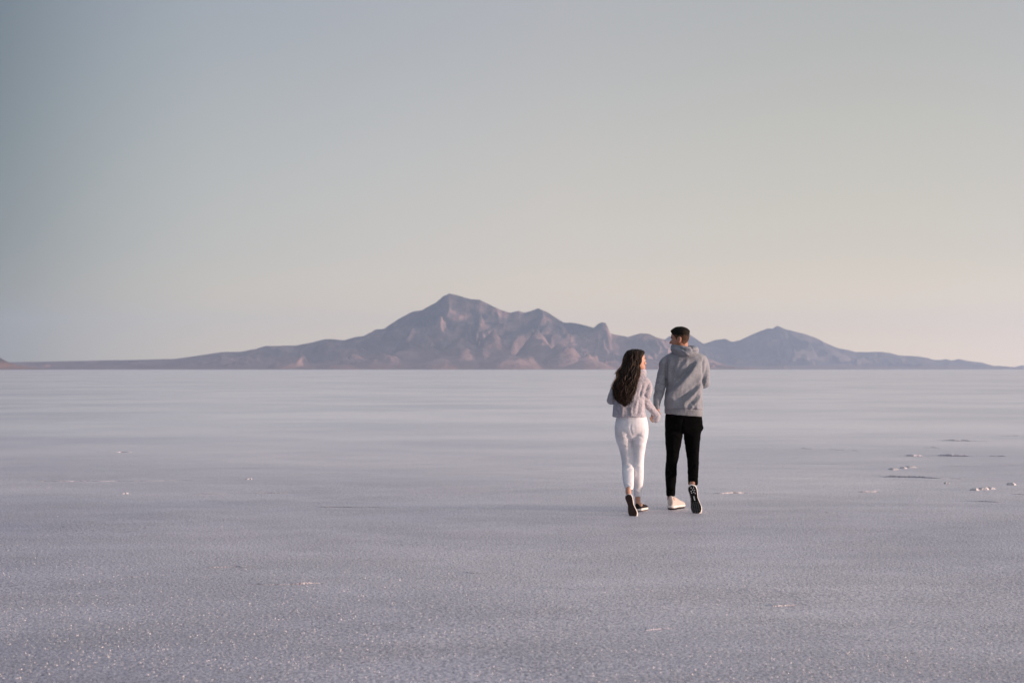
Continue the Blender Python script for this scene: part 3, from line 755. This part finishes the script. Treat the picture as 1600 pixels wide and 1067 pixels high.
hood = mesh_obj('hoodie', V, F, [hoodie_m, rib_m], man, idx=rib.astype(int))
# hood lying round the neck
hg = Geo(); th = np.linspace(0, 2 * np.pi, 15)[:-1]
ctr = P(1069.5, 546, YM); ring_pts = []
rowp = []
for a in np.linspace(-1.25 * np.pi, 1.25 * np.pi / 2 * .2 + .25 * np.pi, 17):
    pass
N_ = 26; rr = []
for i in range(N_):
    a = 2 * np.pi * i / N_
    x = math.sin(a); yb = -math.cos(a)          # a=0 : back of the neck, towards the camera
    back = (1 - yb) / 2 if False else (math.cos(a) + 1) / 2
    c_ = ctr + np.array([x * .105, yb * .112, .012 - .038 * back - .012 * x * 1.0 + .0 * back])
    hh = .040 + .020 * back; tt = .026 + .022 * back
    outv = np.array([x, yb, 0]); tlt = .55 * back; u = np.array([outv[0] * math.cos(tlt), outv[1] * math.cos(tlt), -math.sin(tlt)]); v = np.array([outv[0] * math.sin(tlt), outv[1] * math.sin(tlt), math.cos(tlt)])
    t16 = np.linspace(0, 2 * np.pi, 16, endpoint=False)
    rr.append(c_ + np.outer(np.cos(t16) * tt, u) + np.outer(np.sin(t16) * hh, v))
Vh = np.concatenate(rr); Fh = []
for i in range(N_):
    for j in range(16):
        a = i * 16 + j; b2 = i * 16 + (j + 1) % 16; c2 = ((i + 1) % N_) * 16 + (j + 1) % 16; d2 = ((i + 1) % N_) * 16 + j
        Fh.append((a, b2, c2, d2))
hg.add(Vh, Fh)
tube(hg, [A_(1060, 549, YM - .125, .020), A_(1074, 551.5, YM - .155, .030, .026), A_(1086, 549.5, YM - .12, .022)])
V, F = fuse(hg, .005, 3)
V = folds(V, F, [(1051, 544, 1076, 553, .010, 1.8), (1052, 541, 1072, 547, -.008, 1.4), (1062, 539, 1080, 548, .009, 1.6), (1070, 537, 1083, 545, -.009, 1.4), (1076, 536, 1090, 545, .008, 1.6), (1082, 546, 1090, 549, -.006, 1.2), (1066, 549, 1080, 552, -.006, 1.2)])
V = crinkle(V, F, .003, 22, (1, 1, 1), 8)
mesh_obj('hood', V, F, hoodie_m, hood)

# trousers
hg = Geo()
stack(hg, [(640, 1044, 1092, .10, YM), (648, 1040, 1096, .118, YM), (657, 1039, 1097.5, .128, YM), (668, 1039, 1098, .130, YM + .01), (673, 1041, 1096.5, .115, YM + .015), (677, 1046, 1091, .08, YM + .02)], e=2.4)
stack(hg, [(664, 1040, 1067.5, .105, YM + .01), (678, 1039, 1066.8, .100, YM + .02), (690, 1039.5, 1065, .092, YM + .03), (702, 1040.5, 1062.5, .080, YM + .04), (715, 1041.2, 1060, .074, YM + .045), (726, 1040.2, 1058, .072, YM + .02), (739, 1039.2, 1057.2, .070, YM), (757, 1040.2, 1055.8, .060, YM - .01), (774.5, 1041.2, 1054.5, .054, YM - .015)], e=2.1)
stack(hg, [(664, 1068, 1097.5, .105, YM + .02), (678, 1068.2, 1095, .100, YM + .04), (690, 1069.2, 1093.8, .092, YM + .06), (702, 1071.2, 1092.8, .082, YM + .07), (715, 1073.2, 1092, .082, YM + .055), (726, 1074.2, 1091.6, .092, YM - .02), (739, 1074.6, 1091, .092, YM - .13), (750, 1075, 1090.5, .084, YM - .235), (757.5, 1075.6, 1090.3, .070, YM - .30)], e=2.1)
V, F = fuse(hg, .006, 4)
V = folds(V, F, [(1041, 735, 1056, 742, .007, 1.8), (1042, 745, 1056, 741, .006, 1.6), (1041, 760, 1054, 764, .007, 1.6), (1042, 768, 1054, 766, .006, 1.4), (1076, 722, 1090, 730, .008, 2), (1076, 735, 1090, 731, .007, 1.8), (1076, 745, 1090, 750, .007, 1.6),
                 (1046, 676, 1064, 684, .007, 2.4), (1072, 682, 1092, 676, .007, 2.4), (1066, 655, 1067, 676, -.010, 1.5), (1094, 655, 1097, 672, .010, 2.0), (1048, 700, 1060, 706, .005, 2), (1074, 702, 1090, 706, .005, 2)])
V = crinkle(V, F, .004, 13, (1, 1, 1.4), 5)
mesh_obj('trousers', V, F, trous_m, man)

knit = fabric('cream_knit', (.46, .42, .39), (.62, .58, .545), 220, .4, .002)
white_foam = fabric('white_foam', (.74, .72, .69), (.80, .79, .76), 90, .1, .001, rough=.6)
blackr = fabric('black_rubber', (.004, .005, .0055), (.008, .009, .010), 90, .2, .001, rough=.6, spec=.15)
inlay = node_mat('pale_inlay', (.55, .55, .53), .5)[0]; treadm = node_mat('worn_rubber', (.055, .055, .06), .55)[0]
lace_w = node_mat('cream_lace', (.72, .68, .60), .8)[0]
MS = dict(upper=knit, mid=white_foam, out=blackr, inlay=inlay, tread=treadm, lace=lace_w)
def shoe_root(name, label, parent, O):
    r = bpy.data.objects.new(name, None); COL.objects.link(r); r.parent = parent; r['label'] = label; return r
s1 = shoe_root('shoe', 'cream running shoe planted flat on the salt', man, HEEL1)
shoe(s1, HEEL1, T1, np.array([0, 0, 1.]), .300, .108, MS, 'runner', 1)
s2 = shoe_root('shoe', 'cream running shoe on its toe, black patterned sole showing', man, HE2)
shoe(s2, HE2, T2, UP2, .295, .112, MS, 'runner', -1)

# ------------------------------------------------------------------ the woman
YW = 14.02
skinW = skin_mat('fair_skin', (.56, .33, .235), (.50, .27, .19))
fleece = fabric('lilac_grey_boucle', (.33, .32, .365), (.50, .485, .53), 90, .7, .005)
denim = fabric('white_denim', (.76, .76, .80), (.83, .83, .86), 260, .25, .0015)
HW = .208; CW = P(996.8, 580.2, YW); MW = face_to(68, -4, 0)
g = Geo(); head_shapes(g, CW, MW, HW, True)
tube(g, [A_(993, 568, YW, .045), A_(992, 580, YW, .045), A_(990, 590, YW, .055)])
stack(g, [(588, 978, 1003, .05, YW), (596, 970, 1010, .075, YW), (610, 968, 1007, .085, YW), (630, 969, 1003, .08, YW), (650, 966, 1008, .09, YW), (668, 965, 1009, .10, YW), (676, 968, 1006, .09, YW)])
tube(g, [A_(1009, 597, YW, .036), A_(1010, 612, YW - .01, .033), A_(1009, 621, YW, .030), A_(1018, 636, YW + .05, .026), A_(1026, 648, YW + .09, .022)])
tube(g, [A_(967, 597, YW, .036), A_(960, 612, YW - .02, .032), A_(955, 624, YW - .02, .030), A_(957, 621, YW + .12, .026), A_(962, 615, YW + .24, .021)])
tube(g, [A_(974, 672, YW, .075), A_(977, 700, YW + .04, .060), A_(980, 724, YW + .06, .044), A_(981, 742, YW - .07, .042), A_(982, 758, YW - .22, .028), A_(981.5, 768, YW - .34, .027)])
tube(g, [A_(1000, 672, YW, .075), A_(999, 700, YW + .02, .060), A_(998, 724, YW + .04, .044), A_(997, 745, YW + .02, .042), A_(996.5, 768, YW + .02, .028), A_(996.5, 782, YW + .03, .027)])
HEELW = np.array([P(994.5, 797, 14.0)[0], 14.00, .004]); TW1 = np.array([math.sin(R(28)), math.cos(R(28)), 0.])
tube(g, [V3(P(996.5, 782, YW + .03), .027), V3(HEELW + TW1 * .05 + (0, 0, .055), .027), V3(HEELW + TW1 * .12 + (0, 0, .045), .026, .024), V3(HEELW + TW1 * .19 + (0, 0, .034), .018)])
TOEW = P(988.6, 805.2, 13.62); TOEW[2] = .006; HEW = P(980.4, 771.5, 13.66)
TW2 = TOEW - HEW; LW2 = np.linalg.norm(TW2); TW2 /= LW2; UPW2 = np.array([.32, 1., .02])
tube(g, [V3(P(981.5, 766, YW - .33), .027), V3(HEW + TW2 * .04 + (.01, .040, 0), .026), V3(HEW + TW2 * .12 + (.012, .040, 0), .025, .023), V3(HEW + TW2 * .18 + (.01, .032, 0), .018)])
WWr = P(1026.5, 649, YW + .09)
hand_shapes(g, WWr, P(1016, 658, 14.12) - WWr, np.array([.15, .9, .2]), 1, (.8, 1.0, .7), .76)
WWl = P(962.5, 614.5, YW + .25)
hand_shapes(g, WWl, np.array([.35, .6, .5]), np.array([.8, -.5, 0]), -1, (1.1, 1.2, .8), .86)
V, F = fuse(g, .0042, 1)
bx_, by_ = proj(V)
V = slim(V, F, (by_ > 596) & (V[:, 1] < YW + .20) & ~((bx_ > 1014) & (by_ > 642) & (by_ < 675)) & (by_ < np.where(bx_ < 989, 758, 770)), .010)
idx = paint(V, F, CW, MW, HW, face_rules())
wom = mesh_obj('person', V, F, [skinW, lip, brow, eye, iris], idx=idx)
tag(wom, 'shorter person with long dark hair, grey jacket and white jeans, looking right', 'person', 'couple walking hand in hand')

# jacket
g = Geo()
stack(g, [(586, 982, 1006, .055, YW), (589, 976, 1011, .078, YW), (594, 969, 1015, .095, YW), (603, 964, 1012, .112, YW), (615, 962, 1009, .120, YW), (628, 959.5, 1007, .125, YW), (640, 957.5, 1007.5, .130, YW), (651.5, 957, 1010, .132, YW, .0)], e=2.5)
tube(g, [A_(1008, 596, YW, .048), A_(1012.2, 604, YW - .01, .047), A_(1010.5, 614, YW - .02, .050), A_(1007.5, 622, YW - .01, .046), A_(1012.5, 632, YW + .02, .042), A_(1020, 641, YW + .06, .037), A_(1026, 649, YW + .085, .035), A_(1024.5, 656, YW + .09, .036)])
tube(g, [A_(969, 596, YW, .048), A_(962.5, 606, YW - .01, .046), A_(957.5, 617, YW - .02, .043), A_(954.8, 625.5, YW - .01, .042), A_(956, 624, YW + .08, .040), A_(959, 619, YW + .17, .034), A_(962, 615, YW + .23, .029)])
V, F = fuse(g, .006, 3)
V = folds(V, F, [(1003, 600, 1001, 622, -.012, 1.7), (1004, 612, 992, 640, .008, 2.4), (1006, 625, 1000, 648, .008, 2.2), (1000, 622, 994, 648, -.007, 2), (985, 636, 988, 651, .007, 2.2), (970, 630, 972, 651, .007, 2.5), (962, 634, 964, 651, -.006, 2),
                 (1016, 606, 1004, 616, .008, 2), (1003, 615, 1014, 622, -.007, 1.6), (1004, 622, 1013, 626, .006, 1.6), (1012, 629, 1019, 633, -.005, 1.5), (1018, 639, 1026, 642, .004, 1.5), (964, 600, 961, 628, -.012, 1.8), (950, 620, 960, 616, .006, 1.8)])
V = crinkle(V, F, .004, 18, (1, 1, 1), 13)
V = crinkle(V, F, .0011, 80, (1, 1, 1), 2)
jk = mesh_obj('jacket', V, F, fleece, wom)
g = Geo()
rr = []; t16 = np.linspace(0, 2 * np.pi, 14, endpoint=False); cc = P(996.5, 583.5, YW)
for i in range(22):
    a = 2 * np.pi * i / 22; x = math.sin(a); y = -math.cos(a)
    c_ = cc + np.array([x * .074, y * .070, .004 * x + .004 * math.sin(3 * a)]); o_ = np.array([x, y, 0.]) ; v = np.array([0, 0, 1.])
    rr.append(c_ + np.outer(np.cos(t16) * .014, o_) + np.outer(np.sin(t16) * .040, v))
Vh = np.concatenate(rr); Fh = [(i * 14 + j, i * 14 + (j + 1) % 14, ((i + 1) % 22) * 14 + (j + 1) % 14, ((i + 1) % 22) * 14 + j) for i in range(22) for j in range(14)]
g.add(Vh, Fh); V, F = fuse(g, .005, 2); V = crinkle(V, F, .003, 40, (1, 1, 1), 5)
mesh_obj('collar', V, F, fleece, jk)

# jeans
g = Geo()
stack(g, [(642, 966, 1007, .100, YW), (651, 963.5, 1010, .112, YW - .005), (660, 961.5, 1012, .122, YW - .01), (670, 960.5, 1013.3, .124, YW - .008), (678, 961.5, 1012.0, .108, YW+.01), (686, 966, 1007, .075, YW + .02)], e=2.25)
for c_, dd in (((973.5, 669), 0), ((999.5, 669), 0)):
    ellipsoid(g, P(c_[0], c_[1], YW - .030), (.085, .084, .11))
stack(g, [(668, 961, 987, .100, YW + .0), (680, 960.8, 986.5, .098, YW + .02), (690, 963.3, 987.5, .090, YW + .035), (701, 967.2, 989, .078, YW + .055), (713, 970, 990, .068, YW + .065), (725, 971.8, 990.3, .062, YW + .045), (738, 972.2, 990.5, .074, YW - .06), (750, 973, 990.5, .070, YW - .16), (759, 975, 990, .056, YW - .24), (764.5, 976.6, 989.2, .043, YW - .28)], e=2.1)
stack(g, [(668, 987, 1013.2, .100, YW + .0), (680, 987, 1012.6, .098, YW + .01), (690, 988, 1010.5, .090, YW + .02), (701, 988.8, 1008.3, .078, YW + .035), (713, 989.5, 1006.6, .068, YW + .045), (725, 989.5, 1005.8, .062, YW + .035), (738, 989.6, 1005.8, .064, YW + .01), (750, 990, 1005.2, .058, YW + .01), (764, 990.2, 1003.6, .046, YW + .015), (775.5, 990.2, 1003, .042, YW + .02)], e=2.1)
V, F = fuse(g, .0055, 7)
V = folds(V, F, [(986.5, 663, 986.5, 681, -.003, 1.0), (968, 683, 984, 681, -.004, 1.8), (989, 681, 1006, 683, -.004, 1.8), (973, 724, 988, 728, .003, 1.6), (974, 732, 988, 730, .003, 1.5), (991, 726, 1004, 729, .003, 1.6), (963, 654, 1010, 655, -.004, .8), (978, 757, 989, 760, .005, 1.3), (991, 765, 1002, 768, .005, 1.4),
                 (966, 690, 982, 696, .004, 2), (992, 692, 1006, 696, .004, 2)])
V = crinkle(V, F, .0015, 20, (1, 1, 1.3), 15)
mesh_obj('jeans', V, F, denim, wom)

# her shoes
blk = fabric('black_canvas', (.012, .011, .012), (.022, .020, .021), 200, .3, .001)
gum = fabric('brown_gum_rubber', (.050, .026, .020), (.075, .040, .030), 60, .2, .001, rough=.6)
gum2 = node_mat('brown_tread', (.040, .021, .016), .65)[0]
WS = dict(upper=blk, mid=white_foam, out=gum, inlay=gum, tread=gum2, lace=node_mat('white_lace', (.78, .78, .76), .7)[0])
s3 = shoe_root('shoe', 'black canvas shoe planted flat on the salt', wom, HEELW)
shoe(s3, HEELW, TW1, np.array([0, 0, 1.]), .245, .088, WS, 'canvas', 1)
s4 = shoe_root('shoe', 'black canvas shoe on its toe, brown sole showing', wom, HEW)
shoe(s4, HEW, TW2, UPW2, .238, .094, WS, 'canvas', -1)

# long wavy hair
HR = [(546, 986, 996, .03, YW), (548, 980.5, 999.5, .070, YW), (552, 977, 1000.5, .088, YW - .01), (558, 974, 999.5, .094, YW - .018), (566, 972.5, 998.8, .092, YW - .03), (573, 970.5, 998.5, .085, YW - .05),
      (579, 965.5, 999.5, .080, YW - .075), (585, 963, 999, .070, YW - .105), (590, 963.5, 997.5, .062, YW - .12), (597, 959.5, 996, .056, YW - .135), (604, 956.8, 995.5, .052, YW - .145), (611, 957.2, 993.5, .050, YW - .150), (617, 958.5, 991, .046, YW - .155), (623, 961, 988, .040, YW - .16), (628, 965.5, 986, .034, YW - .165), (632, 971, 981.5, .022, YW - .165), (635, 974, 978, .012, YW - .16)]
HR = [(py, xl + np.interp(py, [546, 560, 585, 610, 635], [.5, 1.2, 1.4, 1.6, 0]), xr - np.interp(py, [546, 575, 600, 620, 635], [0, .2, 1.8, 1.8, 0]), d, Y) for py, xl, xr, d, Y in HR]
g = Geo()
HRs = [(py, xl + 1.2, xr - 1.2, d * .9, Y) for py, xl, xr, d, Y in HR]; stack(g, HRs, e=2.1)
V, F = fuse(g, .006, 3)
cg = Geo(); head_shapes(cg, CW, MW, HW, True); CV, CF = fuse(cg, .004, 2)
q_ = ((CV - CW) @ MW) / (HW / .225)
ln_ = np.interp(q_[:, 1], [-.09, -.068, -.048, -.026, -.004, .016, .04], [.198, .188, .174, .150, .105, .05, .02])
mk_ = np.clip((q_[:, 2] - ln_) / .006, 0, 1)
Q_ = CV * 90; wob = np.array([mnoise.noise(Vector(t)) for t in Q_]) * .003
CV2 = CV + normals(CV, CF) * np.where(mk_ > 0, .013 * mk_ + wob, -.004)[:, None]
ck = [i for i, f in enumerate(CF) if mk_[list(f)].max() > 0]
off_ = len(V); V = np.vstack([V, CV2]); F = list(F) + [tuple(v + off_ for v in CF[i]) for i in ck]
Lq = ((V - CW) @ MW) / (HW / .225)
V = crinkle(V, F, .010, 26, (1, 1, .28), 4)
V = folds(V, F, [(985, 575, 972, 625, -.018, 2.0), (992, 580, 984, 622, -.016, 1.8), (975, 572, 964, 612, -.014, 2.0), (980, 590, 977, 630, .012, 2.0), (968, 590, 966, 620, .010, 2), (989, 590, 986, 615, .010, 1.6)])
hw_m, n, l, b = node_mat('brown_hair', (.02, .012, .008), .6, .18)
t = n.new('ShaderNodeTexNoise'); t.inputs['Scale'].default_value = 120; tc_ = n.new('ShaderNodeTexCoord'); mp = n.new('ShaderNodeMapping'); mp.inputs['Scale'].default_value = (1, 1, .08)
l.new(tc_.outputs['Object'], mp.inputs[0]); l.new(mp.outputs[0], t.inputs['Vector'])
r = n.new('ShaderNodeValToRGB'); setramp(r, [(.35, (.006, .0035, .002)), (.65, (.018, .010, .006))]); l.new(t.outputs[0], r.inputs[0]); l.new(r.outputs[0], b.inputs['Base Color'])
sun_paint = node_mat('sun_painted_hair', (.42, .22, .10), .4, .5)[0]; brn = node_mat('chestnut_hair', (.040, .020, .012), .5, .25)[0]  # lighter golden strands: sunlight through the hair painted as colour
idx = [0] * len(F); VV = [V]; FF = list(F); nv = len(V)
A = catmull([[(P(xl, py, Y)[0] + P(xr, py, Y)[0]) / 2, Y, P(xl, py, Y)[2], (P(xr, py, Y)[0] - P(xl, py, Y)[0]) / 2, d] for py, xl, xr, d, Y in HR], 4)
rh = random.Random(5)
def strand(th0, i0, i1, r0, mat, off, wave, drift=0, fly=0):
    global nv
    k = 15; ii_ = np.linspace(i0, i1, k); C = []
    ph = rh.uniform(0, 6.28); fq = rh.uniform(.28, .5); 
    for q, f in enumerate(ii_):
        a = np.array([np.interp(f, np.arange(len(A)), A[:, c]) for c in range(5)])
        tt = q / (k - 1); th = th0 + drift * tt + .10 * math.sin(f * fq + ph) * wave
        o_ = off + .006 * wave * math.sin(f * fq * 1.3 + ph * 2) + fly * tt * tt
        C.append((a[0] + (a[3] + o_) * math.cos(th), a[1] + (a[4] + o_) * math.sin(th), a[2] + fly * .3 * tt))
    gg = Geo(); rad = [max(r0 * math.sin(math.pi * min(.12 + .88 * q / (k - 1), .97)) ** .6, .0006) for q in range(k)]
    tube(gg, [(*c, rq) for c, rq in zip(C, rad)], n=5, sub=1, caps=False)
    v = gg.verts(); VV.append(v); FF.extend([tuple(x + nv for x in f) for f in gg.F]); idx.extend([mat] * len(gg.F)); nv += len(v)
M_ = len(A) - 1
for i in range(520):
    th = rh.uniform(-math.pi * 1.08, .12)      # sides and back (towards the camera)
    if rh.random() < .2: th = rh.choice([-math.pi, 0]) + rh.uniform(-.15, .1)
    i0 = rh.uniform(1, 10 + 12 * rh.random()); i1 = min(M_, rh.uniform(34, M_ + 1) - (abs(th + math.pi / 2) > 1.1) * 6)
    strand(th, i0, i1, rh.uniform(.0022, .0048), 0 if rh.random() < .75 else 2, rh.uniform(-.004, .003), rh.uniform(.4, 1.4), rh.uniform(-.3, .3))
for i in range(16):                             # heavier waves of hair hanging down the back
    strand(rh.uniform(-2.9, -.25), rh.uniform(8, 20), rh.uniform(M_ - 16, M_ - 3), rh.uniform(.005, .009), 0 if rh.random() < .7 else 2, rh.uniform(.001, .006), 1.8, rh.uniform(-.25, .25), rh.uniform(0, .006))
for i in range(60):                             # strands by the face, sunlight painted in as a golden colour
    strand(rh.uniform(-.38, .15), rh.uniform(4, 9), rh.uniform(24, 33), rh.uniform(.0018, .0032), 1 if rh.random() < .7 else 2, rh.uniform(-.003, .004), .5, rh.uniform(-.1, .1))
for i in range(46):                             # flyaways on the far side
    strand(math.pi + rh.uniform(-.5, .5), rh.uniform(8, 22), rh.uniform(26, 44), .0009, 1 if rh.random() < .6 else 2, .002, 1.6, rh.uniform(-.2, .2), rh.uniform(.008, .028))
for i in range(60):                             # loose ends breaking the outline
    s_ = rh.choice([math.pi, 0, -1.2, -2.0]); strand(s_ + rh.uniform(-.35, .35), rh.uniform(22, 38), rh.uniform(M_ - 12, M_), rh.uniform(.001, .002), 2 if rh.random() < .7 else 0, .001, 2.0, rh.uniform(-.3, .3), rh.uniform(.004, .022))
for i in range(14):                             # a curl lying over the right shoulder blade
    strand(rh.uniform(-.5, 0), rh.uniform(18, 24), rh.uniform(36, 42), .0022, 1 if rh.random() < .35 else 2, .002, 2.2, 0, rh.uniform(.006, .02))
mesh_obj('hair', np.concatenate(VV), FF, [hw_m, sun_paint, brn], wom, idx=idx)

# ------------------------------------------------------------------ air
hz = bpy.data.materials.new('air'); hz.use_nodes = True; n = hz.node_tree.nodes; n.clear()
o_ = n.new('ShaderNodeOutputMaterial'); pv = n.new('ShaderNodeVolumePrincipled')
pv.inputs['Color'].default_value = (.60, .76, 1.0, 1); pv.inputs['Density'].default_value = 6.0e-5; pv.inputs['Anisotropy'].default_value = .3
hz.node_tree.links.new(pv.outputs[0], o_.inputs['Volume'])
x0, x1, y0, y1, z0, z1 = -7500, 7500, -2600, 16800, -2.0, 600
V = [(x, y, z) for z in (z0, z1) for y in (y0, y1) for x in (x0, x1)]
F = [(0, 2, 3, 1), (4, 5, 7, 6), (0, 1, 5, 4), (2, 6, 7, 3), (0, 4, 6, 2), (1, 3, 7, 5)]
tag(mesh_obj('haze', V, F, hz, smooth=False), kind='stuff')
